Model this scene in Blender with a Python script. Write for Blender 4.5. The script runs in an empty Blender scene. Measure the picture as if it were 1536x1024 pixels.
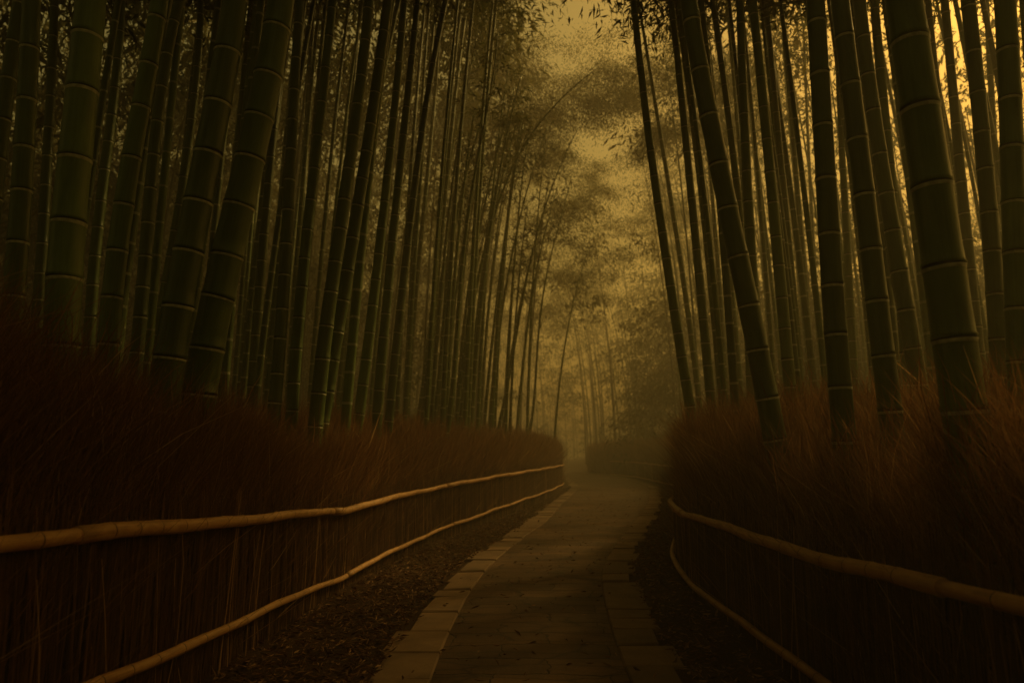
import bpy, math, random
import numpy as np
from mathutils import Vector, Matrix
R = math.radians
SC = bpy.context.scene
COL = SC.collection
rng = np.random.default_rng(7)
random.seed(7)

# ------------------------------------------------------------------ camera
EYE = 1.3
F = 1024.0
PITCH = math.atan((678 - 512) / F)
cam_d = bpy.data.cameras.new("camera")
cam = bpy.data.objects.new("camera", cam_d)
COL.objects.link(cam)
cam.location = (0, 0, EYE)
cam.rotation_euler = (math.pi / 2 + PITCH, 0, 0)
cam_d.lens = 24
cam_d.sensor_width = 36
cam_d.clip_start = 0.05
cam_d.clip_end = 600
cam_d.dof.use_dof = True
cam_d.dof.focus_distance = 5.0
cam_d.dof.aperture_fstop = 1.8
SC.camera = cam

# ------------------------------------------------------------------ world, sun, exposure
SUN_EL, SUN_AZ = 39.0, 50.0        # azimuth measured from straight ahead towards the right
w = bpy.data.worlds.new("World")
SC.world = w
w.use_nodes = True
nt = w.node_tree
nt.nodes.clear()
sky = nt.nodes.new("ShaderNodeTexSky")
sky.sky_type = 'NISHITA'
sky.sun_disc = False
sky.sun_elevation = R(SUN_EL)
sky.sun_rotation = R(SUN_AZ)
sky.air_density = 2.0
sky.dust_density = 6.0
tint = nt.nodes.new("ShaderNodeMix")
tint.data_type = 'RGBA'
tint.blend_type = 'MULTIPLY'
tint.inputs[0].default_value = 1.0
tint.inputs[7].default_value = (1.0, 0.62, 0.14, 1)
bg = nt.nodes.new("ShaderNodeBackground")
bg.inputs[1].default_value = 0.125
out = nt.nodes.new("ShaderNodeOutputWorld")
nt.links.new(sky.outputs[0], tint.inputs[6])
nt.links.new(tint.outputs[2], bg.inputs[0])
nt.links.new(bg.outputs[0], out.inputs[0])

sd = bpy.data.lights.new("sun", 'SUN')
sd.energy = 5.0
sd.angle = R(7)
sd.color = (1.0, 0.66, 0.18)
sun = bpy.data.objects.new("sun", sd)
COL.objects.link(sun)
_d = Vector((math.sin(R(SUN_AZ)) * math.cos(R(SUN_EL)), math.cos(R(SUN_AZ)) * math.cos(R(SUN_EL)), math.sin(R(SUN_EL))))
sun.rotation_euler = _d.to_track_quat('Z', 'Y').to_euler()
sun.location = _d * 60

SC.view_settings.view_transform = 'Standard'
SC.view_settings.look = 'None'
SC.view_settings.gamma = 1
SC.view_settings.exposure = -0.7
SC.cycles.max_bounces = 5
SC.cycles.diffuse_bounces = 3
SC.cycles.transmission_bounces = 3
SC.cycles.volume_bounces = 0
SC.cycles.transparent_max_bounces = 6
SC.cycles.use_denoising = True
HAZE_DENSITY = 0.0148

# ------------------------------------------------------------------ helpers
def tag(o, label=None, cat=None, group=None, kind=None):
    if label: o["label"] = label
    if cat: o["category"] = cat
    if group: o["group"] = group
    if kind: o["kind"] = kind
    return o

def empty(name, loc=(0, 0, 0)):
    o = bpy.data.objects.new(name, None)
    o.location = loc
    o.empty_display_size = 0.2
    COL.objects.link(o)
    return o

def mesh_np(name, verts, faces_list, mats, parent=None, smooth=True, uv=None, matidx=None, attr=None):
    """faces_list: list of int arrays (n,k)"""
    me = bpy.data.meshes.new(name)
    verts = np.asarray(verts, dtype=np.float32)
    me.vertices.add(len(verts))
    me.vertices.foreach_set("co", verts.ravel())
    loops = np.concatenate([f.ravel() for f in faces_list]).astype(np.int32)
    counts = np.concatenate([np.full(len(f), f.shape[1]) for f in faces_list])
    starts = np.concatenate([[0], np.cumsum(counts)[:-1]]).astype(np.int32)
    me.loops.add(len(loops))
    me.loops.foreach_set("vertex_index", loops)
    me.polygons.add(len(counts))
    me.polygons.foreach_set("loop_start", starts)
    if matidx is not None:
        me.polygons.foreach_set("material_index", np.asarray(matidx, dtype=np.int32))
    me.update(calc_edges=True)
    me.polygons.foreach_set("use_smooth", np.full(len(counts), smooth))
    if uv is not None:
        ul = me.uv_layers.new(name="UVMap")
        ul.data.foreach_set("uv", np.asarray(uv, dtype=np.float32)[loops].ravel())
    if attr is not None:
        a = me.attributes.new("tone", 'FLOAT', 'POINT')
        a.data.foreach_set("value", np.asarray(attr, dtype=np.float32))
    for m in (mats if isinstance(mats, (list, tuple)) else [mats]):
        me.materials.append(m)
    me.validate()
    o = bpy.data.objects.new(name, me)
    COL.objects.link(o)
    if parent is not None:
        o.parent = parent
    return o

def ray(px, py, D):
    """the point seen at pixel (px,py) of the 1536x1024 photograph, D metres ahead"""
    u = (px - 768) / F
    v = (512 - py) / F
    yy = math.cos(PITCH) - v * math.sin(PITCH)
    zz = math.sin(PITCH) + v * math.cos(PITCH)
    s = D / yy
    return np.array([u * s, D, EYE + zz * s])

# course of the two fences and the path (x as a function of distance y)
YL = [-6, 0, 2.4, 3.8, 6.7, 9.9, 13.5, 16.5, 19.8, 24, 30, 38, 50, 70]
XLs = [-2.1, -1.95, -1.83, -1.78, -1.67, -1.24, -0.37, 0.3, 1.05, 1.75, 2.0, 1.4, -1.5, -9]
YR = [-6, 0, 2.2, 3.5, 4.4, 6.9, 8.6, 10.2, 13, 18, 26, 35, 50, 70]
XRs = [1.75, 1.68, 1.65, 1.66, 1.63, 1.71, 1.98, 2.38, 3.3, 4.6, 6.2, 6.4, 4.3, -3]
YP = [-6, 0, 3.7, 5.5, 7.9, 10.5, 13, 17.7, 26, 35, 50, 70]
XPs = [0.0, 0.0, 0.03, 0.10, 0.33, 0.85, 1.42, 2.35, 3.85, 4.2, 1.8, -6]
_yy = np.linspace(-6, 70, 1521)
def _sm(ys, xs, k=61):
    x = np.interp(_yy, ys, xs)
    pad = k // 2
    xp = np.pad(x, pad, mode='edge')
    return np.convolve(xp, np.ones(k) / k, mode='valid')
_XL, _XR, _XP = _sm(YL, XLs, 31), _sm(YR, XRs, 31), _sm(YP, XPs, 51)
def XL(y): return np.interp(y, _yy, _XL)
def XR(y): return np.interp(y, _yy, _XR)
def XP(y): return np.interp(y, _yy, _XP)
def sstep(t):
    t = np.clip(t, 0, 1)
    return t * t * (3 - 2 * t)
def G(x, y):
    """ground height"""
    dl = XL(y) - 0.1 - x
    dr = x - XR(y) - 0.1
    d = np.maximum(dl, dr)
    z = 0.38 * sstep(d / 2.6)
    z = z + 0.25 * sstep((d - 3) / 12)
    return z + 0.012 * np.sin(x * 3.1 + y * 1.7) * (d > -0.4)

# ------------------------------------------------------------------ materials
def mat(name):
    m = bpy.data.materials.new(name)
    m.use_nodes = True
    t = m.node_tree
    b = t.nodes["Principled BSDF"]
    return m, t, b
def N(t, kind, **kw):
    n = t.nodes.new(kind)
    for k, v in kw.items():
        setattr(n, k, v)
    return n
def ramp(t, stops):
    n = t.nodes.new("ShaderNodeValToRGB")
    cr = n.color_ramp
    while len(cr.elements) < len(stops):
        cr.elements.new(0.5)
    for e, (p, c) in zip(cr.elements, stops):
        e.position = p
        e.color = (*c, 1)
    return n
def noise(t, scale, detail=4, rough=0.55, vec=None):
    n = t.nodes.new("ShaderNodeTexNoise")
    n.inputs["Scale"].default_value = scale
    n.inputs["Detail"].default_value = detail
    n.inputs["Roughness"].default_value = rough
    if vec is not None:
        t.links.new(vec, n.inputs["Vector"])
    return n
def mapping(t, src, scale):
    mp = t.nodes.new("ShaderNodeMapping")
    mp.inputs["Scale"].default_value = scale
    t.links.new(src, mp.inputs["Vector"])
    return mp.outputs[0]
def mix(t, a, b, fac, mode='MIX'):
    n = t.nodes.new("ShaderNodeMix")
    n.data_type = 'RGBA'
    n.blend_type = mode
    for idx, val in ((0, fac), (6, a), (7, b)):
        if hasattr(val, "links") or hasattr(val, "is_output"):
            t.links.new(val, n.inputs[idx])
        elif idx == 0:
            n.inputs[0].default_value = val
        else:
            n.inputs[idx].default_value = (*val, 1)
    return n.outputs[2]

def culm_material(name, c_lo, c_hi, rough):
    m, t, b = mat(name)
    uvn = N(t, "ShaderNodeTexCoord")
    oi = N(t, "ShaderNodeObjectInfo")
    vadd = N(t, "ShaderNodeVectorMath", operation='ADD')
    t.links.new(uvn.outputs["UV"], vadd.inputs[0])
    t.links.new(oi.outputs["Location"], vadd.inputs[1])
    streak = noise(t, 1.0, 5, 0.65, mapping(t, vadd.outputs[0], (70, 1.6, 1)))
    blot = noise(t, 1.0, 5, 0.6, mapping(t, vadd.outputs[0], (9, 3.2, 1)))
    fac = N(t, "ShaderNodeMath", operation='MULTIPLY_ADD')
    t.links.new(streak.outputs[0], fac.inputs[0]); fac.inputs[1].default_value = 0.45
    m2 = N(t, "ShaderNodeMath", operation='MULTIPLY'); m2.inputs[1].default_value = 0.6
    t.links.new(blot.outputs[0], m2.inputs[0]); t.links.new(m2.outputs[0], fac.inputs[2])
    cr = ramp(t, [(0.32, c_lo), (0.72, c_hi)])
    t.links.new(fac.outputs[0], cr.inputs[0])
    # lichen blotches
    lic = noise(t, 1.0, 6, 0.7, mapping(t, vadd.outputs[0], (22, 14, 1)))
    lr = ramp(t, [(0.60, (0, 0, 0)), (0.72, (1, 1, 1))])
    t.links.new(lic.outputs[0], lr.inputs[0])
    lm = N(t, "ShaderNodeMath", operation='MULTIPLY'); lm.inputs[1].default_value = 0.35
    t.links.new(lr.outputs[0], lm.inputs[0])
    colr = mix(t, cr.outputs[0], (0.17, 0.17, 0.10), lm.outputs[0])
    # every culm a little different
    var = N(t, "ShaderNodeHueSaturation")
    mr = N(t, "ShaderNodeMapRange"); mr.inputs[3].default_value = 0.7; mr.inputs[4].default_value = 1.3
    t.links.new(oi.outputs["Random"], mr.inputs[0]); t.links.new(mr.outputs[0], var.inputs["Value"])
    t.links.new(colr, var.inputs["Color"])
    t.links.new(var.outputs[0], b.inputs["Base Color"])
    rr = N(t, "ShaderNodeMapRange"); rr.inputs[3].default_value = rough - .08; rr.inputs[4].default_value = rough + .2
    t.links.new(blot.outputs[0], rr.inputs[0]); t.links.new(rr.outputs[0], b.inputs["Roughness"])
    b.inputs["Specular IOR Level"].default_value = 0.5
    bp = N(t, "ShaderNodeBump"); bp.inputs["Strength"].default_value = 0.25; bp.inputs["Distance"].default_value = 0.004
    t.links.new(streak.outputs[0], bp.inputs["Height"]); t.links.new(bp.outputs[0], b.inputs["Normal"])
    return m
M_CULM = culm_material("bamboo_green", (0.046, 0.078, 0.018), (0.130, 0.190, 0.048), 0.38)
def flat(name, c, rough, var=0.4, scale=30):
    m, t, b = mat(name)
    tc = N(t, "ShaderNodeTexCoord")
    n = noise(t, scale, 4, 0.6, tc.outputs["Object"])
    lo = tuple(v * (1 - var) for v in c); hi = tuple(min(1, v * (1 + var)) for v in c)
    cr = ramp(t, [(0.3, lo), (0.7, hi)])
    t.links.new(n.outputs[0], cr.inputs[0])
    t.links.new(cr.outputs[0], b.inputs["Base Color"])
    b.inputs["Roughness"].default_value = rough
    return m
M_RING = flat("bamboo_node_bloom", (0.36, 0.36, 0.24), 0.6)
M_GROOVE = flat("bamboo_node_groove", (0.02, 0.02, 0.012), 0.8)

def blade_material(name, stops, rough=0.7, transl=0.25):
    m, t, b = mat(name)
    a = N(t, "ShaderNodeAttribute"); a.attribute_name = "tone"
    cr = ramp(t, stops)
    t.links.new(a.outputs["Fac"], cr.inputs[0])
    t.links.new(cr.outputs[0], b.inputs["Base Color"])
    b.inputs["Roughness"].default_value = rough
    b.inputs["Specular IOR Level"].default_value = 0.2
    if transl:
        tr = N(t, "ShaderNodeBsdfTranslucent")
        t.links.new(cr.outputs[0], tr.inputs[0])
        mx = N(t, "ShaderNodeMixShader"); mx.inputs[0].default_value = transl
        t.links.new(b.outputs[0], mx.inputs[1]); t.links.new(tr.outputs[0], mx.inputs[2])
        t.links.new(mx.outputs[0], t.nodes["Material Output"].inputs[0])
    return m
M_GRASS = blade_material("dry_brush_grass", [(0, (0.095, 0.042, 0.017)), (0.6, (0.27, 0.138, 0.060)), (0.93, (0.46, 0.26, 0.12)), (1, (0.62, 0.42, 0.22))], 0.7, 0.45)
M_LEAF = blade_material("bamboo_leaf", [(0, (0.035, 0.045, 0.010)), (0.6, (0.09, 0.095, 0.022)), (1, (0.20, 0.16, 0.05))], 0.5, 0.4)
M_TWIG = blade_material("brushwood", [(0, (0.045, 0.020, 0.010)), (0.6, (0.17, 0.085, 0.038)), (0.95, (0.28, 0.15, 0.07)), (1, (0.42, 0.24, 0.11))], 0.75, 0)
M_LITTER = blade_material("fallen_leaf", [(0, (0.06, 0.025, 0.012)), (0.6, (0.22, 0.105, 0.045)), (1, (0.55, 0.33, 0.17))], 0.7, 0)
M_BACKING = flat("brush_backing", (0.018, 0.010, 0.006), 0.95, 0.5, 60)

def rail_material():
    m, t, b = mat("weathered_rail_bamboo")
    tc = N(t, "ShaderNodeTexCoord")
    st = noise(t, 1, 5, 0.65, mapping(t, tc.outputs["UV"], (55, 2.0, 1)))
    bl = noise(t, 1, 5, 0.65, mapping(t, tc.outputs["UV"], (8, 6, 1)))
    ad = N(t, "ShaderNodeMath", operation='MULTIPLY_ADD'); ad.inputs[1].default_value = 0.5
    m2 = N(t, "ShaderNodeMath", operation='MULTIPLY'); m2.inputs[1].default_value = 0.5
    t.links.new(st.outputs[0], ad.inputs[0]); t.links.new(bl.outputs[0], m2.inputs[0]); t.links.new(m2.outputs[0], ad.inputs[2])
    cr = ramp(t, [(0.30, (0.22, 0.10, 0.035)), (0.5, (0.56, 0.30, 0.11)), (0.7, (0.72, 0.44, 0.19))])
    t.links.new(ad.outputs[0], cr.inputs[0]); t.links.new(cr.outputs[0], b.inputs["Base Color"])
    b.inputs["Roughness"].default_value = 0.55
    bp = N(t, "ShaderNodeBump"); bp.inputs["Strength"].default_value = 0.4; bp.inputs["Distance"].default_value = 0.004
    t.links.new(ad.outputs[0], bp.inputs["Height"]); t.links.new(bp.outputs[0], b.inputs["Normal"])
    return m
M_RAIL = rail_material()
M_RAILJOINT = flat("rail_joint_dark", (0.045, 0.022, 0.010), 0.8)

def ground_material():
    m, t, b = mat("earth_with_litter")
    tc = N(t, "ShaderNodeTexCoord")
    a = noise(t, 1.3, 6, 0.6, tc.outputs["Object"])
    f = noise(t, 45, 6, 0.75, tc.outputs["Object"])
    mm = mix(t, a.outputs[0], f.outputs[0], 0.6)
    cr = ramp(t, [(0.36, (0.020, 0.011, 0.006)), (0.5, (0.065, 0.033, 0.017)), (0.66, (0.14, 0.075, 0.038))])
    t.links.new(mm, cr.inputs[0]); t.links.new(cr.outputs[0], b.inputs["Base Color"])
    b.inputs["Roughness"].default_value = 0.95
    b.inputs["Specular IOR Level"].default_value = 0.1
    bp = N(t, "ShaderNodeBump"); bp.inputs["Strength"].default_value = 0.9; bp.inputs["Distance"].default_value = 0.03
    t.links.new(f.outputs[0], bp.inputs["Height"]); t.links.new(bp.outputs[0], b.inputs["Normal"])
    return m
def path_material():
    m, t, b = mat("worn_stone_paving")
    tc = N(t, "ShaderNodeTexCoord")
    wob = noise(t, 3.0, 3, 0.6, tc.outputs["UV"])
    dist = N(t, "ShaderNodeVectorMath", operation='MULTIPLY_ADD')
    t.links.new(wob.outputs["Color"], dist.inputs[0]); dist.inputs[1].default_value = (0.34, 0.16, 0)
    t.links.new(tc.outputs["UV"], dist.inputs[2])
    br = N(t, "ShaderNodeTexBrick")
    t.links.new(dist.outputs[0], br.inputs["Vector"])
    br.inputs["Scale"].default_value = 1.0
    br.inputs["Brick Width"].default_value = 0.70
    br.inputs["Row Height"].default_value = 0.31
    br.inputs["Mortar Size"].default_value = 0.009
    br.inputs["Mortar Smooth"].default_value = 0.7
    br.inputs["Color1"].default_value = (0.115, 0.062, 0.032, 1)
    br.inputs["Color2"].default_value = (0.190, 0.106, 0.056, 1)
    br.inputs["Mortar"].default_value = (0.045, 0.028, 0.016, 1)
    n1 = noise(t, 1.0, 6, 0.65, mapping(t, tc.outputs["UV"], (1.1, 1.9, 1)))
    n2 = noise(t, 60, 6, 0.8, tc.outputs["UV"])
    crk = N(t, "ShaderNodeTexVoronoi"); crk.feature = 'DISTANCE_TO_EDGE'; crk.inputs["Scale"].default_value = 1.0
    crk.inputs["Randomness"].default_value = 1.0
    t.links.new(mapping(t, dist.outputs[0], (1.3, 4.2, 1)), crk.inputs["Vector"])
    rc = ramp(t, [(0.0, (0.38, 0.36, 0.34)), (0.035, (0.9, 0.9, 0.9)), (0.12, (1, 1, 1))])
    t.links.new(crk.outputs[0], rc.inputs[0])
    r1 = ramp(t, [(0.3, (0.45, 0.42, 0.38)), (0.5, (0.85, 0.82, 0.78)), (0.7, (1.35, 1.3, 1.2))])
    r2 = ramp(t, [(0.3, (0.5, 0.5, 0.5)), (0.7, (1.4, 1.4, 1.4))])
    t.links.new(n1.outputs[0], r1.inputs[0]); t.links.new(n2.outputs[0], r2.inputs[0])
    c = mix(t, br.outputs["Color"], r1.outputs[0], 1.0, 'MULTIPLY')
    c = mix(t, c, r2.outputs[0], 1.0, 'MULTIPLY')
    c = mix(t, c, rc.outputs[0], 1.0, 'MULTIPLY')
    t.links.new(c, b.inputs["Base Color"])
    b.inputs["Roughness"].default_value = 0.75
    b.inputs["Specular IOR Level"].default_value = 0.3
    bp = N(t, "ShaderNodeBump"); bp.inputs["Strength"].default_value = 0.8; bp.inputs["Distance"].default_value = 0.012
    inv = N(t, "ShaderNodeMath", operation='SUBTRACT'); t.links.new(n2.outputs[0], inv.inputs[0]); t.links.new(br.outputs["Fac"], inv.inputs[1])
    t.links.new(inv.outputs[0], bp.inputs["Height"]); t.links.new(bp.outputs[0], b.inputs["Normal"])
    return m
def slab_material():
    m, t, b = mat("edge_slab_stone")
    tc = N(t, "ShaderNodeTexCoord")
    at = N(t, "ShaderNodeAttribute"); at.attribute_name = "tone"
    n1 = noise(t, 4, 6, 0.65, tc.outputs["Object"])
    n2 = noise(t, 80, 5, 0.75, tc.outputs["Object"])
    mm = mix(t, n1.outputs[0], n2.outputs[0], 0.4)
    cr = ramp(t, [(0.30, (0.11, 0.064, 0.034)), (0.5, (0.21, 0.124, 0.066)), (0.7, (0.30, 0.185, 0.10))])
    t.links.new(mm, cr.inputs[0])
    r2 = ramp(t, [(0, (0.7, 0.7, 0.7)), (1, (1.2, 1.2, 1.2))]); t.links.new(at.outputs["Fac"], r2.inputs[0])
    c = mix(t, cr.outputs[0], r2.outputs[0], 1.0, 'MULTIPLY')
    t.links.new(c, b.inputs["Base Color"]); b.inputs["Roughness"].default_value = 0.85
    bp = N(t, "ShaderNodeBump"); bp.inputs["Strength"].default_value = 0.6; bp.inputs["Distance"].default_value = 0.01
    t.links.new(mm, bp.inputs["Height"]); t.links.new(bp.outputs[0], b.inputs["Normal"])
    return m

# ------------------------------------------------------------------ ground, path, path edging
def build_ground():
    xs = np.unique(np.concatenate([np.linspace(-120, -14, 30), np.linspace(-14, 14, 141), np.linspace(14, 120, 30)]))
    ys = np.unique(np.concatenate([np.linspace(-40, -6, 12), np.linspace(-6, 40, 200), np.linspace(40, 150, 40)]))
    X, Y = np.meshgrid(xs, ys)
    Z = G(X, Y)
    v = np.stack([X.ravel(), Y.ravel(), Z.ravel()], 1)
    nx, ny = len(xs), len(ys)
    i = np.arange(nx - 1)[None, :] + np.arange(ny - 1)[:, None] * nx
    f = np.stack([i, i + 1, i + 1 + nx, i + nx], -1).reshape(-1, 4)
    tag(mesh_np("ground", v, [f], ground_material()), kind="structure")
def PWL(y): return np.interp(y, [0, 3.7, 7.9, 13, 18, 26], [0.50, 0.50, 0.64, 0.80, 1.1, 1.3])   # half width of the middle strip
def PWR(y): return np.interp(y, [0, 3.7, 7.9, 13, 18, 26], [0.62, 0.62, 0.64, 0.85, 1.1, 1.3])
def build_path():
    ys = np.arange(-6, 62, 0.12)
    cols = 13
    V, UV = [], []
    for y in ys:
        s = np.linspace(-1, 1, cols)
        x = XP(y) + np.where(s < 0, s * PWL(y), s * PWR(y))
        z = 0.012 + 0.006 * np.sin(y * 5.3 + x * 3.7) * 0.5 + 0.006 * (1 - s * s)
        for a, b_ in zip(x, z):
            V.append((a, y, b_)); UV.append((a - XP(y), y))
    n = len(ys)
    i = np.arange(cols - 1)[None, :] + np.arange(n - 1)[:, None] * cols
    f = np.stack([i, i + 1, i + 1 + cols, i + cols], -1).reshape(-1, 4)
    tag(mesh_np("path", V, [f], path_material(), uv=UV), kind="structure")
def build_edging(name, side):
    V, Fc, T = [], [], []
    y = -5.0
    while y < 45:
        L = random.uniform(0.26, 0.62)
        wd = random.uniform(0.27, 0.40)
        h = random.uniform(0.020, 0.036)
        y1 = y + L - random.uniform(0.010, 0.022)
        def edge(yy, off):
            if side < 0: return XP(yy) - PWL(yy) - 0.002 - off
            return XP(yy) + PWR(yy) + 0.002 + off
        jit = [random.uniform(-0.018, 0.018) for _ in range(4)]
        o = len(V)
        tl = [random.uniform(-0.004, 0.004) for _ in range(4)]
        cs = [(edge(y, 0), y + jit[0]), (edge(y, wd + jit[1]), y + jit[2]), (edge(y1, wd + jit[3]), y1 + jit[0]), (edge(y1, 0), y1 + jit[1])]
        cx = sum(c[0] for c in cs) / 4; cy = sum(c[1] for c in cs) / 4
        for (a, b_) in cs: V.append((a, b_, -0.02))
        for (a, b_) in cs: V.append((a, b_, h - 0.010))
        for k, (a, b_) in enumerate(cs): V.append((a + (cx - a) * 0.06, b_ + (cy - b_) * 0.06, h + tl[k]))
        T += [random.random()] * 12
        for k in range(4):
            k2 = (k + 1) % 4
            Fc.append((o + k, o + k2, o + 4 + k2, o + 4 + k)); Fc.append((o + 4 + k, o + 4 + k2, o + 8 + k2, o + 8 + k))
        Fc.append((o + 8, o + 9, o + 10, o + 11))
        y += L
    tag(mesh_np(name, V, [np.array(Fc)], M_SLAB, smooth=False, attr=T), kind="structure")
build_ground()
build_path()
M_SLAB = slab_material()
build_edging("path_edging_left", -1)
build_edging("path_edging_right", 1)

# ------------------------------------------------------------------ tubes (culms and rails)
def frames(C):
    T = np.gradient(C, axis=0)
    T /= np.linalg.norm(T, axis=1)[:, None]
    ref = np.array([0.0, 0, 1]) if abs(T[0][2]) < 0.7 else np.array([0.0, 1, 0])
    A = np.cross(T, ref); A /= np.linalg.norm(A, axis=1)[:, None]
    B = np.cross(T, A)
    return T, A, B
def tube(name, C, rad, sides, mats, parent, ringmat=None, s=None):
    C = np.asarray(C); n = len(C)
    T, A, B = frames(C)
    th = np.linspace(0, 2 * math.pi, sides, endpoint=False)
    V = (C[:, None, :] + rad[:, None, None] * (np.cos(th)[None, :, None] * A[:, None, :] + np.sin(th)[None, :, None] * B[:, None, :])).reshape(-1, 3)
    if s is None:
        s = np.concatenate([[0], np.cumsum(np.linalg.norm(np.diff(C, axis=0), axis=1))])
    r0 = float(np.max(rad))
    U = np.stack([np.tile(np.abs(th - math.pi) * r0, n), np.repeat(s, sides)], 1)
    i = np.arange(n - 1)[:, None] * sides + np.arange(sides)[None, :]
    j = np.arange(n - 1)[:, None] * sides + (np.arange(sides)[None, :] + 1) % sides
    f = np.stack([i, j, j + sides, i + sides], -1).reshape(-1, 4)
    mi = np.zeros(len(f), int) if ringmat is None else np.repeat(ringmat[:n - 1], sides)
    # end caps
    V = np.vstack([V, C[0], C[-1]]); U = np.vstack([U, [0, 0], [0, s[-1]]])
    k = np.arange(sides); k2 = (k + 1) % sides
    c0 = np.stack([np.full(sides, n * sides), k2, k], 1)
    c1 = np.stack([np.full(sides, n * sides + 1), (n - 1) * sides + k, (n - 1) * sides + k2], 1)
    mi = np.concatenate([mi, np.zeros(2 * sides, int)])
    return mesh_np(name, V, [f, c0, c1], mats, parent, True, U, mi)

NODE = [(-0.030, 1.0, 0), (-0.020, 1.008, 1), (-0.004, 1.055, 2), (0.001, 0.985, 2), (0.005, 1.00, 0), (0.011, 1.065, 0), (0.024, 1.010, 0)]
def noded_profile(L, r0, r1, inter0, inter1, detail, seed):
    """positions along a culm, radii and which faces are bloom / groove"""
    rn = random.Random(seed)
    pos, rad, mi = [0.0], [1.0], [0]
    z = rn.uniform(0.08, 0.35)
    while z < L - 0.1:
        k = z / L
        sc = 1 if detail else 1.6
        for dz, rr, m in (NODE if detail else [(-0.02, 1.0, 1), (0, 1.05, 0), (0.015, 1.0, 0)]):
            pos.append(z + dz * sc * (min(1.0, max(.5, r0 / 0.07)) if detail != 2 else 1.0)); rad.append(rr); mi.append(m)
        it = (inter0 + (inter1 - inter0) * min(1, k * 1.6)) * rn.uniform(0.88, 1.1)
        if detail:
            pos.append(z + it * 0.3); rad.append(0.988); mi.append(0)
            pos.append(z + it * 0.65); rad.append(0.99); mi.append(0)
        else:
            pos.append(z + it * 0.5); rad.append(0.99); mi.append(0)
        z += it
    pos.append(L); rad.append(1.0); mi.append(0)
    pos, rad, mi = np.array(pos), np.array(rad), np.array(mi)
    ok = pos <= L; pos, rad, mi = pos[ok], rad[ok], mi[ok]
    o = np.argsort(pos, kind='stable'); pos, rad, mi = pos[o], rad[o], mi[o]
    k = pos / L
    taper = r0 + (r1 - r0) * k ** 1.25
    return pos, rad * taper, mi

# ------------------------------------------------------------------ leaves
def leaf_mesh(P, Dr, ln, wd, tone):
    """lens-shaped leaves: base P, direction Dr, with a fold"""
    n = len(P)
    Dr = Dr / np.linalg.norm(Dr, axis=1)[:, None]
    S = np.cross(Dr, rng.normal(size=(n, 3))); S /= np.linalg.norm(S, axis=1)[:, None]
    U = np.cross(S, Dr)
    ln = ln[:, None]; wd = wd[:, None]
    mid = P + Dr * ln * 0.4
    V = np.stack([P, mid + S * wd + U * wd * .4, P + Dr * ln - U * ln * 0.08, mid - S * wd + U * wd * .4], 1).reshape(-1, 3)
    i = np.arange(n)[:, None] * 4
    f = i + np.array([[0, 1, 2, 3]])
    return V, f, np.repeat(tone, 4)
def crown_geo(H, spread, nb, per, leaf, thin_top=True, seed=1):
    """branches of a bamboo top along a vertical axis of height H; returns leaf arrays + branch strips"""
    global rng
    rng = np.random.default_rng(seed)
    z = rng.uniform(0, 1, nb) ** 0.85 * H
    az = rng.uniform(0, 2 * math.pi, nb)
    Lb = spread * (0.35 + 0.65 * np.sin(np.clip(z / H, 0.05, 1) * 2.7)) * rng.uniform(0.6, 1.2, nb)
    up = rng.uniform(0.1, 0.7, nb)
    P, Dd, tn = [], [], []
    BV, BF = [], []
    for k in range(nb):
        d0 = np.array([math.cos(az[k]), math.sin(az[k]), up[k]])
        t = np.linspace(0, 1, 5)
        pts = np.array([0, 0, z[k]]) + d0[None, :] * (t * Lb[k])[:, None]
        pts[:, 2] -= (t ** 2) * Lb[k] * (0.55 + up[k] * 0.7)
        o = len(BV)
        sd_ = np.array([-math.sin(az[k]), math.cos(az[k]), 0]) * 0.006
        for q, p in enumerate(pts):
            ww = 1 - q / 5
            BV.append(p + sd_ * ww); BV.append(p - sd_ * ww)
        for q in range(4):
            BF.append((o + 2 * q, o + 2 * q + 1, o + 2 * q + 3, o + 2 * q + 2))
        u = rng.uniform(0.2, 1.02, per)
        c = np.stack([np.interp(u, t, pts[:, i]) for i in range(3)], 1) + rng.normal(size=(per, 3)) * 0.13 * spread * np.array([1, 1, .7])
        P.append(c)
        dd = d0[None, :] * 0.6 + rng.normal(size=(per, 3)) * 0.6 + np.array([0, 0, -0.55])
        Dd.append(dd); tn.append(np.clip(rng.normal(0.45, 0.22, per) + rng.normal(0, .12), 0, 1))
    P = np.vstack(P); Dd = np.vstack(Dd); tn = np.concatenate(tn)
    n = len(P)
    V, f, T = leaf_mesh(P, Dd, rng.uniform(0.7, 1.3, n) * leaf, rng.uniform(0.7, 1.2, n) * leaf * 0.11, tn)
    BV = np.array(BV); BF = np.array(BF)
    V2 = np.vstack([V, BV]); f2 = np.vstack([f, BF + len(V)])
    return V2, f2, np.concatenate([T, np.full(len(BV), 0.3)])
CROWNS = []
def crown_mesh(name, *a, **k):
    V, f, T = crown_geo(*a, **k)
    o = mesh_np(name, V, [f], M_LEAF, None, False, attr=T)
    me = o.data
    bpy.data.objects.remove(o)
    return me
CROWNS = [crown_mesh("foliage", 5.2, 1.5, 70, 26, 0.20, seed=11), crown_mesh("foliage", 5.6, 1.3, 64, 26, 0.20, seed=12), crown_mesh("foliage", 4.8, 1.7, 72, 26, 0.20, seed=13)]
TIPS = [crown_mesh("foliage", 2.2, 0.45, 16, 12, 0.16, seed=21), crown_mesh("foliage", 1.8, 0.40, 14, 10, 0.16, seed=22)]

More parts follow.
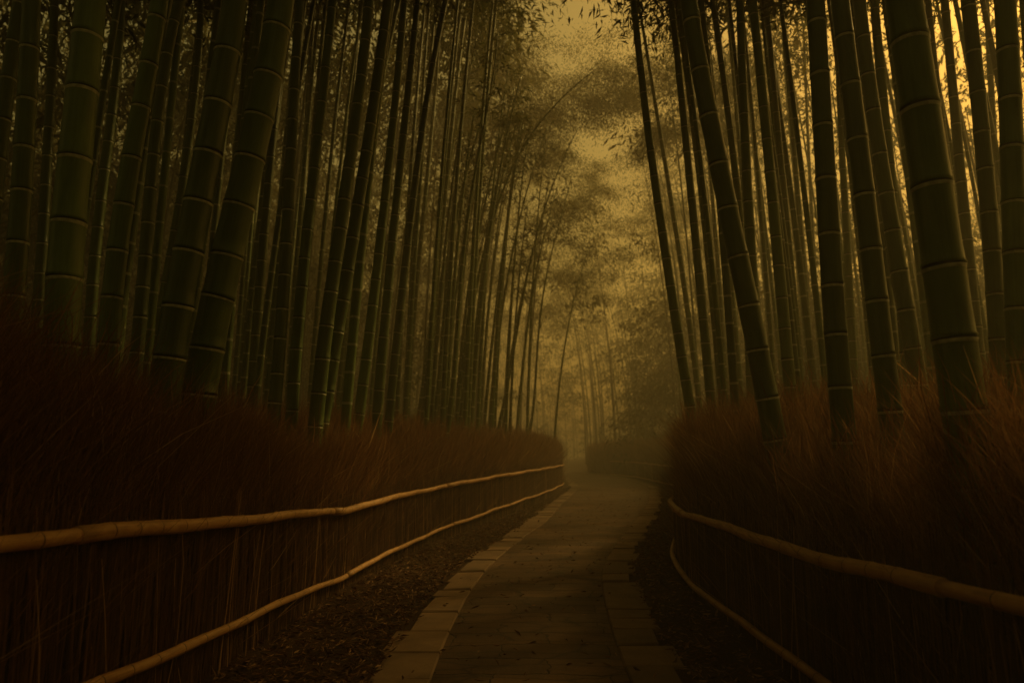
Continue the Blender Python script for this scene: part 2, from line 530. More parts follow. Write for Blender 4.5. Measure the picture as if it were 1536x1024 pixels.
# ------------------------------------------------------------------ bamboo
def put_crown(root, C, base, kind):
    """hang a foliage part on the upper end of the culm axis C (world coordinates)"""
    me = random.choice(TIPS if kind == 'tip' else CROWNS)
    H = 2.0 if kind == 'tip' else 5.2
    seg = np.concatenate([[0], np.cumsum(np.linalg.norm(np.diff(C, axis=0), axis=1))])
    s0 = seg[-1] - H * 0.93
    p0 = np.array([np.interp(s0, seg, C[:, i]) for i in range(3)])
    o = bpy.data.objects.new("foliage", me)
    COL.objects.link(o)
    o.parent = root
    o.location = Vector(p0 - base)
    d = Vector(C[-1] - p0).normalized()
    q = Vector((0, 0, 1)).rotation_difference(d)
    o.rotation_mode = 'QUATERNION'
    from mathutils import Quaternion
    o.rotation_quaternion = q @ Quaternion((0, 0, 1), random.uniform(0, 6.28))
    return o

def axis_from_pixels(pts, D, deg, height, droop, tilt=0.0):
    P = np.array([ray(px, py, D) for px, py in pts])      # bottom to top
    zz = P[:, 2]; xx = P[:, 0]
    deg = min(deg, len(P) - 1)
    co = np.polyfit(zz, xx, deg)
    dco = np.polyder(co)
    zlo, zhi = zz.min(), zz.max()
    def X(z):
        z = np.asarray(z, float)
        zc = np.clip(z, zlo, zhi)
        x = np.polyval(co, zc)
        x = x + np.where(z > zhi, (z - zhi) * np.polyval(dco, zhi), 0)
        x = x + np.where(z < zlo, (z - zlo) * np.polyval(dco, zlo), 0)
        return x
    z0 = 0.3
    for _ in range(5):
        z0 = float(G(X(z0), D))
    ztop = zhi if height is None else max(height, zhi + 0.5)
    z = np.linspace(z0 - 0.12, ztop, 46)
    x = X(z)
    y = D + tilt * (z - z0) + 0 * z
    if height is not None:
        k = np.clip((z - zhi) / max(ztop - zhi, 1e-3), 0, 1)
        x = x + droop * k ** 2.2
        z = z - abs(droop) * 0.45 * k ** 3
    return np.stack([x, y, z], 1), z0

PLACED = []
def clear_of_fence(px, D, side):
    """slide a culm back along its sight line until it stands behind the fence"""
    for _ in range(200):
        X = (px - 768) / F * D
        if side < 0 and X < XL(D) - (0.28 if px == 286 else 0.46): break
        if side > 0 and X > XR(D) + 0.26: break
        D += 0.1
    return D
def bamboo(pts, width, label, group, side, dia=0.13, height=13.0, droop=None, crown='full', deg=3, D=None, name="bamboo"):
    """pts: base first, top last, in photograph pixels; width in pixels at mid height"""
    if D is None:
        D = clear_of_fence(pts[0][0], dia * F / width, side)
    # keep culms from running through each other at the foot
    x0 = (pts[0][0] - 768) / F * D
    for _ in range(20):
        if all((x0 - a) ** 2 + (D - b) ** 2 > 0.055 for a, b in PLACED): break
        D += 0.09; x0 = (pts[0][0] - 768) / F * D
    PLACED.append((x0, D))
    r = width * D / F / 2
    if height == 'auto': height = min(17, max(12.5, 0.68 * D + 7)) + random.uniform(-.3, 1.0)
    if droop is None:
        droop = -side * random.uniform(0.6, 1.6)
    C, z0 = axis_from_pixels(pts, D, deg, height, droop)
    seg = np.concatenate([[0], np.cumsum(np.linalg.norm(np.diff(C, axis=0), axis=1))])
    L = seg[-1]
    detail = width >= 11
    pos, rad, mi = noded_profile(L, r * 1.10, r * (0.30 if height else 0.22), 0.30, 0.44, detail, int(pts[0][0] * 7 + D * 10))
    # butt flare
    rad = rad * (1 + 0.07 * np.exp(-pos / 0.4))
    A = np.stack([np.interp(pos, seg, C[:, i]) for i in range(3)], 1)
    # smooth the axis a little so it bends without corners
    base = np.array([C[0][0], C[0][1], z0])
    root = empty(name, base)
    tag(root, label, "bamboo", group)
    # slight zigzag from node to node
    wob = np.random.default_rng(int(D * 100)).normal(0, 0.0016, len(A)).cumsum() * 0.25
    A[:, 0] += wob - wob[0]
    tube("culm", A - base, rad, 28 if width > 25 else (18 if width > 9 else 10), [M_CULM, M_RING, M_GROOVE], root, mi)
    if crown: put_crown(root, C, base, 'tip' if crown == 'tip' else 'full')
    return root

GL, GR = "bamboo culms standing in the left grove", "bamboo culms standing in the right grove"
LEFT = [
 ([(-20, 420), (10, 130), (30, 0)], 24, "dark leaning bamboo crossing the upper left corner, cut off by the left edge"),
 ([(22, 420), (38, 200), (48, 0)], 30, "dark bamboo second in from the left edge, without visible rings"),
 ([(60, 420), (74, 200), (83, 0)], 17, "slim dark bamboo just left of the thick ringed bamboo nearest the left edge"),
 ([(92, 500), (100, 370), (118, 190), (137, 0)], 49, "thick bamboo with pale rings, nearest thick one to the left edge"),
 ([(138, 440), (146, 350), (165, 200), (183, 0)], 17, "slim unlit bamboo between the two leftmost ringed bamboos"),
 ([(163, 500), (186, 305), (211, 165), (241, 0)], 30, "medium ringed bamboo leaning right, second ringed one from the left edge"),
 ([(208, 500), (232, 220), (250, 90), (270, 0)], 20, "dull slim bamboo right behind the second ringed one from the left"),
 ([(238, 490), (262, 350), (285, 200), (301, 0)], 15, "slim bamboo with a lit right edge emerging above the thick leaning bamboo"),
 ([(246, 590), (266, 465), (299, 290), (333, 120), (352, 0)], 45, "thick lit bamboo, left one of the crossing leaning pair"),
 ([(286, 680), (320, 480), (349, 345), (383, 200), (420, 0)], 48, "thickest left bamboo leaning right with its foot furthest forward in the brush"),
 ([(335, 560), (350, 300), (372, 60), (378, 0)], 14, "thin dark bamboo seen between the two thick leaning bamboos"),
 ([(412, 600), (421, 512), (428, 375), (437, 235), (450, 0)], 19, "nearly upright ringed bamboo just right of the thick leaning pair"),
 ([(378, 590), (392, 400), (404, 260)], 15, "slim bamboo with glowing edge low between the thick pair and the upright ringed one"),
 ([(432, 600), (448, 400), (462, 150), (471, 0)], 10, "thin bamboo behind the upright ringed bamboo, reaching the top edge"),
 ([(438, 610), (451, 450), (465, 300), (483, 150), (499, 0)], 18, "smooth bamboo with a bright right edge, right of the upright ringed one"),
 ([(474, 625), (494, 450), (523, 250), (553, 0)], 22, "black bamboo with a thin bright edge, left of the strongly leaning ringed one"),
 ([(484, 630), (506, 500), (526, 375), (548, 240), (563, 135), (581, 0)], 21, "strongly leaning ringed bamboo in the middle of the left grove"),
 ([(538, 630), (555, 500), (572, 350), (589, 200), (607, 0)], 16, "dark bamboo immediately left of the warm brown ringed bamboo"),
 ([(566, 630), (576, 500), (585, 400), (602, 250), (613, 125), (627, 0)], 15, "warm brown ringed bamboo lit along its whole length"),
 ([(583, 630), (603, 450), (618, 300), (642, 150), (669, 0)], 13, "smooth curved bamboo just right of the warm brown ringed one"),
 ([(610, 630), (622, 450), (645, 230), (655, 100), (662, 0)], 8, "thin dull bamboo rising behind the smooth curved one"),
 ([(634, 632), (653, 450), (666, 300), (682, 150), (701, 0)], 8.5, "thin bamboo reaching the top edge left of the sharply bowed one"),
 ([(628, 632), (642, 500), (661, 375), (674, 240), (697, 135), (740, 0)], 7, "thin bamboo bowing right to leave the top edge near the middle"),
 ([(520, 620), (535, 420), (560, 200), (585, 60)], 12, "dim bamboo behind the strongly leaning ringed one"),
]
for p, wd, lb in LEFT:
    bamboo(p, wd, lb, GL, -1, height='auto')
GA = "arching bamboos whose tips hang over the path"
ARCH = [
 ([(672, 640), (689, 450), (706, 300), (729, 175), (747, 50)], 8, 'tip', "thin bamboo with its tip just below the top edge, left of the bowed ones"),
 ([(690, 640), (705, 450), (722, 330), (745, 230), (772, 130)], 6.5, 'tip', "slender bamboo bending right, its tip left of the longest arching one"),
 ([(686, 640), (698, 520), (722, 400), (745, 310), (775, 240), (820, 172), (890, 107)], 6.5, None, "longest arching bamboo, its bare tip curving far out over the path"),
 ([(748, 642), (768, 540), (785, 440), (805, 355), (828, 280), (868, 190)], 5.5, None, "arching bamboo below the longest one, with a bare curved tip"),
 ([(795, 645), (805, 540), (815, 440), (835, 350), (857, 265)], 4.5, None, "short thin arching bamboo nearest the path on the left side"),
 ([(776, 645), (790, 500), (805, 380), (826, 262)], 4.5, None, "thin upright bamboo just left of the short arching one"),
 ([(726, 642), (742, 480), (760, 330), (775, 205)], 5.5, None, "thin bamboo with a straight bare tip under the longest arching one"),
 ([(650, 635), (668, 450), (690, 300), (713, 210), (757, 62)], 6.5, 'tip', "thin bamboo left of the longest arching one, its leafy tip bent right"),
]
for p, wd, cr, lb in ARCH:
    bamboo(p, wd, lb, GA, -1, dia=0.10, height=None, crown=cr, deg=4)
RIGHT = [
 ([(1040, 640), (1019, 512), (997, 375), (980, 250), (963, 125), (950, 0)], 15, "dark slim bamboo forming the left edge of the right grove"),
 ([(1053, 640), (1036, 500), (1007, 300), (982, 150), (963, 30)], 9, "thin curved bamboo close behind the leftmost one of the right grove"),
 ([(1070, 640), (1052, 450), (1036, 300), (1023, 150), (1006, 0)], 14, "dark bamboo between the leftmost of the right grove and the long leaning ringed one"),
 ([(1176, 740), (1153, 600), (1124, 470), (1097, 340), (1079, 260), (1050, 100), (1031, 0)], 32, "long leaning ringed bamboo with its foot well forward in the right brush"),
 ([(1128, 640), (1110, 330), (1090, 150), (1069, 0)], 13, "dark bamboo passing behind the long leaning ringed one"),
 ([(1142, 620), (1131, 450), (1123, 300), (1116, 150), (1111, 0)], 17, "upright smooth bamboo right of the long leaning ringed one"),
 ([(1190, 630), (1176, 500), (1162, 325), (1150, 200), (1139, 125), (1129, 0)], 18, "faintly ringed bamboo next to the upright smooth one"),
 ([(1204, 620), (1191, 450), (1176, 300), (1163, 150), (1150, 0)], 12, "slim bamboo right beside the faintly ringed one"),
 ([(1216, 620), (1205, 400), (1190, 250), (1174, 60)], 6, "very thin hazy bamboo left of the broad upright brown one"),
 ([(1264, 630), (1251, 450), (1240, 300), (1232, 150), (1223, 0)], 32, "broad nearly upright brown ringed bamboo in the right grove"),
 ([(1284, 620), (1275, 450), (1266, 280), (1256, 60)], 12, "slim bamboo behind the broad upright brown one"),
 ([(1338, 640), (1320, 480), (1309, 400), (1289, 225), (1275, 130), (1260, 0)], 32, "dark broad ringed bamboo just right of the broad upright brown one"),
 ([(1388, 640), (1366, 500), (1349, 410), (1332, 320), (1317, 215), (1303, 125), (1288, 0)], 24, "ringed bamboo left of the thickest one, leaning the same way"),
 ([(1366, 620), (1350, 420), (1336, 275), (1311, 0)], 18, "black bamboo squeezed behind the thickest one of the right grove"),
 ([(1462, 740), (1448, 640), (1424, 465), (1398, 290), (1383, 190), (1369, 90), (1354, 0)], 58, "thickest bamboo of all, with pale rings, in the right grove"),
 ([(1470, 620), (1450, 450), (1428, 300), (1408, 150), (1392, 0)], 14, "dark slim bamboo directly right of the thickest one"),
 ([(1478, 620), (1459, 450), (1446, 300), (1431, 150), (1418, 0)], 17, "second dark bamboo right of the thickest one"),
 ([(1504, 620), (1493, 450), (1482, 300), (1467, 150), (1452, 0)], 25, "dark smooth bamboo left of the faintly ringed one near the right edge"),
 ([(1512, 620), (1504, 450), (1496, 300), (1480, 0)], 12, "thin bamboo between the last two thick ones by the right edge"),
 ([(1536, 640), (1528, 500), (1518, 225), (1507, 0)], 34, "faintly ringed thick bamboo at the right edge"),
 ([(1580, 620), (1560, 300), (1538, 0)], 22, "bamboo cut off by the right edge at the top corner"),
 ([(1090, 620), (1078, 420), (1060, 200), (1045, 30)], 8, "hazy thin bamboo showing left of the long leaning ringed one"),
 ([(1112, 620), (1100, 470), (1088, 350)], 10, "hazy bamboo foot showing below the long leaning ringed one"),
 ([(1232, 620), (1224, 450), (1214, 250), (1206, 60)], 7, "hazy thin bamboo touching the broad upright brown one"),
]
for p, wd, lb in RIGHT:
    bamboo(p, wd, lb, GR, 1, height='auto')

# rows standing further back, each an own bamboo
def back_rows(side, n, d0, d1, off0, off1, label, group, lean, seed, hgt=(14, 17), crown='full'):
    rn = random.Random(seed)
    k = 0; tries = 0
    while k < n and tries < n * 60:
        tries += 1
        D = d0 + (d1 - d0) * rn.random() ** 0.8
        off = off0 + (off1 - off0) * rn.random()
        x = (XL(D) - off) if side < 0 else (XR(D) + off)
        px = 768 + x / D * F
        if px < -60 or px > 1600: continue
        if not all((x - a) ** 2 + (D - b) ** 2 > 0.10 for a, b in PLACED): continue
        PLACED.append((x, D))
        z0 = float(G(x, D))
        H = rn.uniform(*hgt)
        if crown == 'full': H = min(17, max(12.5, .70 * D + 7)) + rn.uniform(-.5, .9)
        ln = lean * rn.uniform(0.4, 1.5) * (-side)
        t = np.linspace(0, 1, 30)
        ly = rn.uniform(-0.5, 0.5)
        C = np.stack([x + ln * H * (0.35 * t + 0.65 * t ** 2.4), D + ly * t * 1.5, z0 - 0.1 + H * (t - 0.04 * t ** 4)], 1)
        seg = np.concatenate([[0], np.cumsum(np.linalg.norm(np.diff(C, axis=0), axis=1))])
        r = rn.uniform(0.042, 0.068)
        pos, rad, mi = noded_profile(seg[-1], r, r * .25, 0.32, 0.45, False, rn.randint(0, 9999))
        A = np.stack([np.interp(pos, seg, C[:, i]) for i in range(3)], 1)
        base = np.array([x, D, z0])
        root = empty("bamboo", base)
        tag(root, label, "bamboo", group)
        tube("culm", A - base, rad, 10, [M_CULM, M_RING, M_GROOVE], root, mi)
        if rn.random() < (1.0 if crown == 'full' else 0.0): put_crown(root, C, base, 'full')
        else: put_crown(root, C, base, 'tip')
        k += 1
back_rows(-1, 44, 6, 15, 0.5, 5.5, "thin dark bamboo deep among the crowded trunks of the left grove", "crowded thin bamboos inside the left grove", 0.07, 3)
back_rows(-1, 34, 14, 25, 0.3, 4.5, "thin hazy bamboo in the far rows of the left grove, near the path bend", "hazy thin bamboos in the far left rows", 0.11, 4, crown='tip', hgt=(8, 12.5))
back_rows(1, 34, 6, 15, 0.5, 6.0, "thin hazy bamboo deep between the thick trunks of the right grove", "thin bamboos inside the right grove", 0.07, 5)
back_rows(1, 26, 15, 30, 0.5, 5.5, "thin hazy bamboo in the far rows of the right grove beyond the brush", "hazy thin bamboos in the far right rows", 0.04, 6, crown='tip', hgt=(13, 16.5))

# ------------------------------------------------------------------ far grove and added shade leaves: one mass
def sprays(rn, c, per, size):
    """points along drooping boughs that start at the clump centres c; returns points and outward directions"""
    n = len(c)
    nb = 4                                                 # boughs per clump
    az = rn.uniform(0, 2 * math.pi, (n, nb)); L = size[:, None] * rn.uniform(0.8, 1.9, (n, nb)); up = rn.uniform(-0.1, 0.7, (n, nb))
    k = rn.integers(0, nb, n * per); i = np.repeat(np.arange(n), per)
    a_, l_, u_ = az[i, k], L[i, k], up[i, k]
    t = rn.uniform(0, 1, n * per) ** 0.8
    P = c[i].copy()
    P[:, 0] += np.cos(a_) * l_ * t; P[:, 1] += np.sin(a_) * l_ * t; P[:, 2] += l_ * (u_ * t - (0.5 + u_) * t ** 2.2)
    th = (0.10 + 0.16 * np.sin(t * 2.8)) * size[i] + 0.05
    P += rn.normal(size=P.shape) * th[:, None] * np.array([1, 1, .7])
    d = np.stack([np.cos(a_) * .7, np.sin(a_) * .7, -0.45 - 0.5 * t], 1) + rn.normal(size=P.shape) * 0.5
    return P, d
def far_grove_and_shade():
    rn = np.random.default_rng(31)
    Vs, Fs, Ts = [], [], []
    off = 0
    sides = 6
    th = np.linspace(0, 2 * math.pi, sides, endpoint=False)
    n = 0
    while n < 900:
        D = rn.uniform(16, 80); x = rn.uniform(-44, 48)
        if D < 26 and XL(D) - 5 < x < XR(D) + 6: continue
        if XL(D) - 0.8 < x < XR(D) + 0.8 and D < 70: continue
        if x > 0 and D > 60 and abs(x - 8) < 3.0 and False: continue
        n += 1
        H = rn.uniform(12, 17); r = rn.uniform(0.045, 0.08)
        s = np.sign((XL(D) + XR(D)) / 2 - x)
        t = np.linspace(0, 1, 7)
        C = np.stack([x + s * rn.uniform(.02, .12) * H * t ** 2, np.full(7, D), G(x, D) - .1 + H * t], 1)
        rr = r * (1 - .75 * t)
        V = (C[:, None, :] + rr[:, None, None] * np.stack([np.cos(th), np.sin(th), 0 * th], 1)[None]).reshape(-1, 3)
        i = np.arange(6)[:, None] * sides + np.arange(sides)[None]
        j = np.arange(6)[:, None] * sides + (np.arange(sides)[None] + 1) % sides
        Vs.append(V); Fs.append(np.stack([i, j, j + sides, i + sides], -1).reshape(-1, 4) + off); Ts.append(np.full(len(V), .25))
        off += len(V)
    # leaf clumps: the far canopy, low growth on both flanks, the grove behind the viewer and overhead clumps added to shade the near ground
    nc = 3200
    D = rn.uniform(26, 90, nc); X = rn.uniform(-46, 52, nc); Z = 4.0 + rn.uniform(0, 1, nc) * 20
    mid = (XL(D) + XR(D)) / 2
    gap = np.abs(X - mid) < (2.4 + 0.03 * D)
    sunside = (X > mid) & (X < 34) & (D > 24) & (D < 60)
    keep = ~(sunside & (rn.uniform(0, 1, nc) > 0.45)) & ~(gap & (rn.uniform(0, 1, nc) > np.where(D > 60, 1.0, 0.9))) & (Z < 17.6)
    D, X, Z = D[keep], X[keep], Z[keep]
    def more(n, x0, x1, y0, y1, z0, z1):
        nonlocal D, X, Z
        X = np.concatenate([X, rn.uniform(x0, x1, n)]); D = np.concatenate([D, rn.uniform(y0, y1, n)]); Z = np.concatenate([Z, rn.uniform(z0, z1, n)])
    more(2600, -34, -11, 2, 46, 0.5, 17.5)
    more(2200, -38, -7, 28, 60, 0.5, 17.5)
    more(1300, -30, -9, 6, 28, 3, 17)
    more(700, 22, 36, 14, 50, 0.5, 9)
    more(2300, -24, 24, -13, -5, 0.3, 16)
    more(900, -14, -3.5, -8, 11, 11.5, 16)  # unseen leaves high on the left, added to shade the near ground
    more(260, 4, 12, -8, 5, 11.5, 16)  # unseen leaves added overhead to darken the near right
    more(750, 6.5, 16, -4, 9.2, 9.5, 15)  # unseen leaf block added to keep sun off the near air and right corner
    more(500, 15, 30, -6, 14, 0.3, 4.5)  # low unseen leaves added to cut skylight from the right
    more(160, 5, 22, 10, 27, 11.5, 17)  # high leaves added to filter the sun on the near grove
    more(600, -12, 0, 14, 27, 12.5, 17)
    more(700, -20, 30, 58, 88, 0.2, 7)
    more(1100, 9, 40, 21, 48, 3, 10)
    more(420, 11, 40, 21, 48, 10, 17.8)
    more(500, -9, 16, 46, 74, 5, 17.5)
    more(420, 6.6, 15, 30, 48, 0.6, 9)
    more(1900, -24, -3, 25, 50, 1, 17)
    more(500, 9, 26, 18, 30, .5, 8)
    per = 46
    n = len(D)
    rad = rn.uniform(0.5, 1.3, n)
    P, Dv = sprays(rn, np.stack([X, D, Z], 1), per, rad)
    m = n * per
    V, f, T = leaf_mesh(P, Dv, rn.uniform(.22, .42, m), rn.uniform(.03, .055, m), np.clip(np.repeat(rn.normal(.45, .2, n), per) + rn.normal(0, .15, m), 0, 1))
    Vs.append(V); Fs.append(f + off); Ts.append(T); off += len(V)
    # finer sprays arching over the far path
    boxes = [(230, -3, 12, 28, 46, 7.5, 17.5), (120, -4, 15, 28.5, 38, 11.5, 18), (130, -7, 3.2, 27, 36, 9, 18), (60, -2, 9, 24, 28, 14.6, 17.6), (240, -2, 11, 24.5, 30, 14.2, 18.2)]
    c = np.vstack([np.stack([rn.uniform(a, b, k), rn.uniform(y0, y1, k), rn.uniform(z0, z1, k)], 1) for k, a, b, y0, y1, z0, z1 in boxes])
    hub = c[rn.integers(0, len(c), 70)]                     # gather the sprays into boughs with gaps between
    near_hub = hub[np.argmin(((c[:, None, :] - hub[None]) ** 2).sum(-1), axis=1)]
    c = c + (near_hub - c) * rn.uniform(0.15, 0.6, (len(c), 1))
    per = 380
    n = len(c)
    rad = rn.uniform(0.5, 1.2, n)
    P, Dv = sprays(rn, c, per, rad)
    m = n * per
    V, f, T = leaf_mesh(P, Dv, rn.uniform(.07, .13, m), rn.uniform(.010, .019, m), np.clip(np.repeat(rn.normal(.6, .2, n), per) + rn.normal(0, .15, m), 0, 1))
    Vs.append(V); Fs.append(f + off); Ts.append(T)
    o = mesh_np("distant_grove_and_shade_leaves", np.vstack(Vs), [np.vstack(Fs)], M_LEAF, None, False, attr=np.concatenate(Ts))
    tag(o, "hazy mass of far bamboo trunks and leaves beyond the bend, plus leaf clumps added for shade", "bamboo grove", kind="stuff")
far_grove_and_shade()

# ------------------------------------------------------------------ brush fences
def fence(side, y0, y1, tops, bots, label, n_twigs, seed):
    rn = np.random.default_rng(seed)
    Xf = XL if side < 0 else XR
    root = empty("brush_fence", (float(Xf(y0)), y0, 0))
    base = np.array([float(Xf(y0)), y0, 0])
    tag(root, label, "fence")
    ty = [t[0] for t in tops]
    def zt(y): return np.interp(y, ty, [t[1] for t in tops])
    def zb(y): return np.interp(y, [t[0] for t in bots], [t[1] for t in bots])
    for zf, r, sd_ in ((zt, 0.034, 1), (zb, 0.027, 2)):
        y = y0
        k = 0
        while y < y1 - .3:                       # poles laid end to end
            yl = min(y + rn.uniform(3.4, 4.4), y1)
            ys = np.linspace(y, yl, 60)
            xs = Xf(ys) - side * 0.045 + 0.006 * np.sin(ys * 2.3 + sd_ * 2)
            zs = zf(ys) + 0.007 * np.sin(ys * 2.3 + sd_) + 0.003 * np.sin(ys * 6.1 + sd_)
            C = np.stack([xs, ys, zs], 1)
            seg = np.concatenate([[0], np.cumsum(np.linalg.norm(np.diff(C, axis=0), axis=1))])
            pos, rad, mi = noded_profile(seg[-1], r * rn.uniform(1, 1.1), r * 0.88, 0.20, 0.30, 2, int(y * 100) + sd_)
            mi = np.where(mi == 2, 1, 0)
            jit = 1 + 0.03 * np.sin(pos * 9 + sd_)
            A = np.stack([np.interp(pos, seg, C[:, i]) for i in range(3)], 1)
            tube("rail", A - base, rad * jit, 20, [M_RAIL, M_RAILJOINT], root, mi)
            y = yl + 0.004
            k += 1
    # brushwood filling
    yy = y0 + (y1 - y0) * rn.uniform(0, 1, n_twigs) ** 1.5
    x = Xf(yy) + side * rn.uniform(0.0, 0.10, n_twigs)
    h = zt(yy) + rn.normal(0.03, 0.10, n_twigs)
    r = rn.uniform(0.0016, 0.0042, n_twigs) * (1 + yy * 0.05)
    lean = rn.normal(0, 0.045, n_twigs)
    bend = rn.normal(0, 0.02, n_twigs)
    tone = np.clip(rn.beta(2, 4, n_twigs) * 1.2, 0, 1)
    ex = rn.uniform(0, 1, n_twigs) > .985
    tone[ex] = 1.0; lean[ex] *= 3.0; x[ex] -= side * 0.03
    V = []
    tt = [0, .35, .7, 1.0]
    for q in tt:
        cx = x + bend * math.sin(q * 3.14) * .5
        cy = yy + lean * q + bend * math.sin(q * 3.14)
        cz = -0.02 + (h + .02) * q
        rr = r * (1 - .45 * q)
        for a in (0.5, 2.6, 4.7):
            V.append(np.stack([cx + rr * math.cos(a), cy + rr * math.sin(a), cz], 1))
    V = np.stack(V, 1).reshape(-1, 3)
    fs = []
    for q in range(3):
        for a in range(3):
            b_ = (a + 1) % 3
            fs.append([q * 3 + a, q * 3 + b_, q * 3 + 3 + b_, q * 3 + 3 + a])
    Fc = (np.arange(n_twigs)[:, None, None] * 12 + np.array(fs)[None]).reshape(-1, 4)
    mesh_np("brush_panel", V - base, [Fc], M_TWIG, root, False, attr=np.repeat(tone, 12))
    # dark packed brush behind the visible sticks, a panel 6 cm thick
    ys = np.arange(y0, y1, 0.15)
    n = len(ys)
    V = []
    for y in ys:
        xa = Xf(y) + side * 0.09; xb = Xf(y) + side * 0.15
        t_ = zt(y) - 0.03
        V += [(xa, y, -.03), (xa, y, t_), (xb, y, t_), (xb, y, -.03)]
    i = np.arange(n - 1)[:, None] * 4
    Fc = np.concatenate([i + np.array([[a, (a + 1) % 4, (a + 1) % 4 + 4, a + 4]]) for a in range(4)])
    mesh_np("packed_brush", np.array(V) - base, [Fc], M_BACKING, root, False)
    # stout posts behind
    for y in np.arange(y0 + 1.0, y1, 2.2):
        C = np.stack([np.full(4, Xf(y) + side * 0.20), np.full(4, y), np.linspace(-.05, float(zt(y)) + .02, 4)], 1)
        tube("post", C - base, np.full(4, 0.032), 10, [M_RAIL], root)
fence(-1, -1.5, 25.5, [(-2, .95), (2.4, .985), (3.8, .915), (6.7, .75), (9.9, .78), (13.5, .83), (19.8, .86), (26, .86)],
      [(-2, .35), (2.4, .36), (3.8, .29), (6.7, .135), (9.9, .16), (13.5, .21), (19.8, .23), (26, .23)],
      "low brushwood fence with two golden bamboo rails left of the path", 17000, 41)
fence(1, -1.5, 40, [(-2, .85), (2.23, .82), (3.5, .755), (4.4, .755), (6.9, .71), (10.2, .64), (22, .75), (40, .8)],
      [(-2, .2), (2.2, .17), (3.5, .14), (4.4, .135), (6.9, .09), (10.2, .06), (22, .06)],
      "low brushwood fence with two dim bamboo rails right of the path", 11000, 42)

# ------------------------------------------------------------------ brush grass
def grass(name, side, n, y0, y1, prof, label, seed):
    rn = np.random.default_rng(seed)
    Xf = XL if side < 0 else XR
    y = y0 + (y1 - y0) * rn.uniform(0, 1, n) ** 1.7
    off = 0.14 + rn.uniform(0, 1, n) ** 1.7 * 2.4
    x = Xf(y) + side * off
    g = G(x, y)
    clump = 0.10 * np.sin(y * 2.1 + x * 1.3) + 0.07 * np.sin(y * 5.3 - x * 4.1 + 1) + 0.05 * np.sin(y * 11 + x * 7)
    Ht = np.interp(y, prof[0], prof[1]) * (0.86 + 0.14 * sstep(off / 0.8)) + clump
    ln = rn.uniform(0.18, 0.62, n)
    top = g * 0.5 + Ht - 0.9 * rn.uniform(0, 1, n) ** 1.5 * (Ht) + np.abs(rn.normal(0, 0.13, n)) * (rn.uniform(0, 1, n) < .5)
    z = np.maximum(top - ln, g - .02)
    low = z <= g
    ln = np.maximum(top - z, .25)
    # blades fan outwards
    tx = rn.normal(0, 0.30, n) - side * (0.04 * (off < .5) + 0.04); ty = rn.normal(0.12, 0.32, n)
    stray = rn.uniform(0, 1, n) > .985
    tx[stray] *= 1.9; ty[stray] *= 1.9
    curl = rn.normal(0, 0.16, (n, 2))
    wd = rn.uniform(0.0009, 0.0024, n) * (1 + 0.09 * np.clip(y, 0, 30))
    wd[stray] *= 1.5
    az = rn.uniform(0, math.pi, n)
    sx, sy = np.cos(az) * wd, np.sin(az) * wd
    P = []
    for q, ww in ((0, 1.0), (0.5, 0.85), (1.0, 0.12)):
        cx = x + (tx * q + curl[:, 0] * q * q) * ln
        cy = y + (ty * q + curl[:, 1] * q * q) * ln
        cz = z + ln * q - 0.12 * ln * q * q * np.abs(curl[:, 0] * 3)
        P.append(np.stack([cx - sx * ww, cy - sy * ww, cz], 1)); P.append(np.stack([cx + sx * ww, cy + sy * ww, cz], 1))
    V = np.stack(P, 1).reshape(-1, 3)
    Fc = (np.arange(n)[:, None, None] * 6 + np.array([[0, 1, 3, 2], [2, 3, 5, 4]])[None]).reshape(-1, 4)
    tone = np.clip(rn.beta(2.2, 3, n) + 0.05, 0, .93)
    tone[stray] = rn.uniform(.92, 1, stray.sum())
    tag(mesh_np(name, V, [Fc], M_GRASS, None, False, attr=np.repeat(tone, 6)), label, "dry grass", kind="stuff")
grass("dry_grass", -1, 430000, -1.5, 27, ([-2, 2.0, 3.6, 4.4, 5.7, 8, 11, 20, 27], [2.15, 2.15, 2.0, 1.74, 1.60, 1.64, 1.70, 1.78, 1.78]), "russet dry brush grass banked behind the left fence", 51)
grass("dry_grass", 1, 380000, -1.5, 46, ([-2, 2.4, 3.6, 5.7, 8, 10, 25], [1.55, 1.55, 1.6, 1.72, 1.85, 1.92, 1.85]), "russet dry brush grass banked behind the right fence", 52)

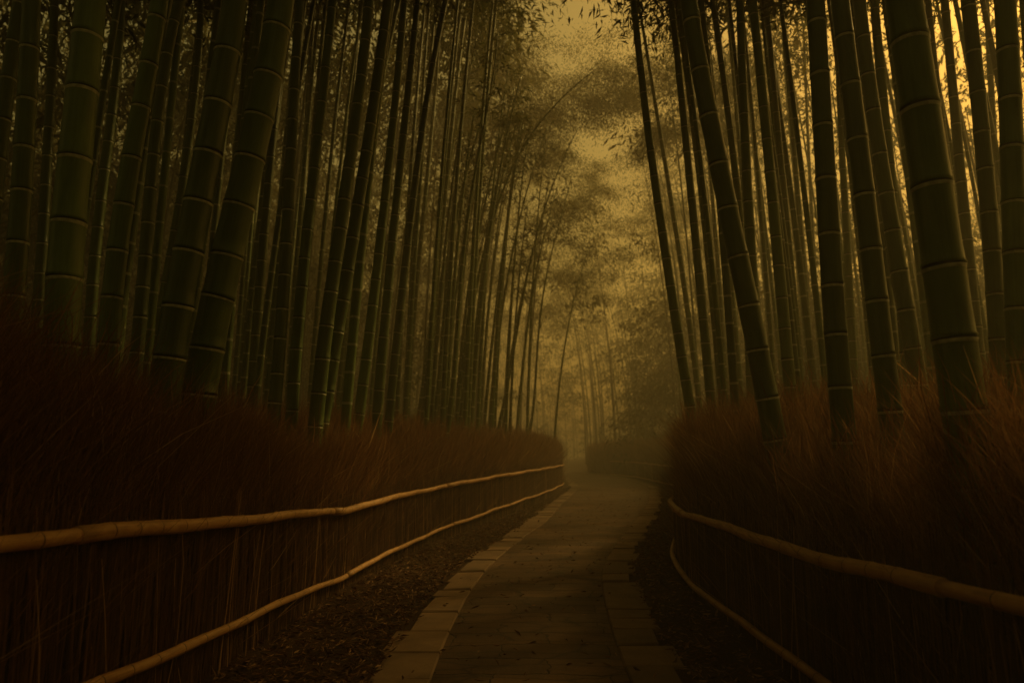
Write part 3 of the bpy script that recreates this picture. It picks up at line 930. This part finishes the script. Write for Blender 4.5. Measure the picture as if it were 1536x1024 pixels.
# ------------------------------------------------------------------ leaf litter on the verges
def litter():
    rn = np.random.default_rng(61)
    n = 22000
    y = rn.uniform(0, 1, n) ** 1.6 * 24 + 1.2
    s = rn.uniform(0, 1, n) < 0.68
    xl0 = XL(y) + 0.05; xl1 = XP(y) - PWL(y) - 0.30
    xr1 = XR(y) - 0.05; xr0 = XP(y) + PWR(y) + 0.32
    u = rn.uniform(0, 1, n)
    x = np.where(s, xl0 + (xl1 - xl0) * u ** 0.9, xr0 + (xr1 - xr0) * u)
    onp = rn.uniform(0, 1, n) < 0.03
    x = np.where(onp, XP(y) + rn.normal(0, .5, n), x)
    z = np.where(onp | (np.abs(x - XP(y)) < 1.0), 0.044, 0.008) + rn.uniform(0, .022, n)
    D = np.stack([rn.normal(size=n), rn.normal(size=n), rn.normal(0, .25, n)], 1)
    V, f, T = leaf_mesh(np.stack([x, y, z], 1), D, rn.uniform(.025, .085, n), rn.uniform(.004, .010, n), rn.beta(2, 2.6, n))
    V[:, 2] = np.maximum(V[:, 2], 0.006)
    tag(mesh_np("leaf_litter", V, [f], M_LITTER, None, False, attr=T), "fallen bamboo leaves strewn along the path verges", "fallen leaves", kind="stuff")
litter()

# ------------------------------------------------------------------ haze
def haze():
    x0, x1, y0, y1, z0, z1 = -50, 56, -16, 94, -1.2, 18.4
    V = [(x, y, z) for z in (z0, z1) for y in (y0, y1) for x in (x0, x1)]
    Fc = np.array([(0, 2, 3, 1), (4, 5, 7, 6), (0, 1, 5, 4), (2, 6, 7, 3), (0, 4, 6, 2), (1, 3, 7, 5)])
    m = bpy.data.materials.new("haze")
    m.use_nodes = True
    t = m.node_tree; t.nodes.clear()
    o = t.nodes.new("ShaderNodeOutputMaterial")
    v = t.nodes.new("ShaderNodeVolumePrincipled")
    v.inputs["Color"].default_value = (0.93, 0.85, 0.64, 1)
    v.inputs["Density"].default_value = HAZE_DENSITY
    v.inputs["Anisotropy"].default_value = 0.25
    t.links.new(v.outputs[0], o.inputs["Volume"])
    tag(mesh_np("haze", V, [Fc], m, None, False), "warm mist filling the bamboo grove", "haze", kind="stuff")
haze()
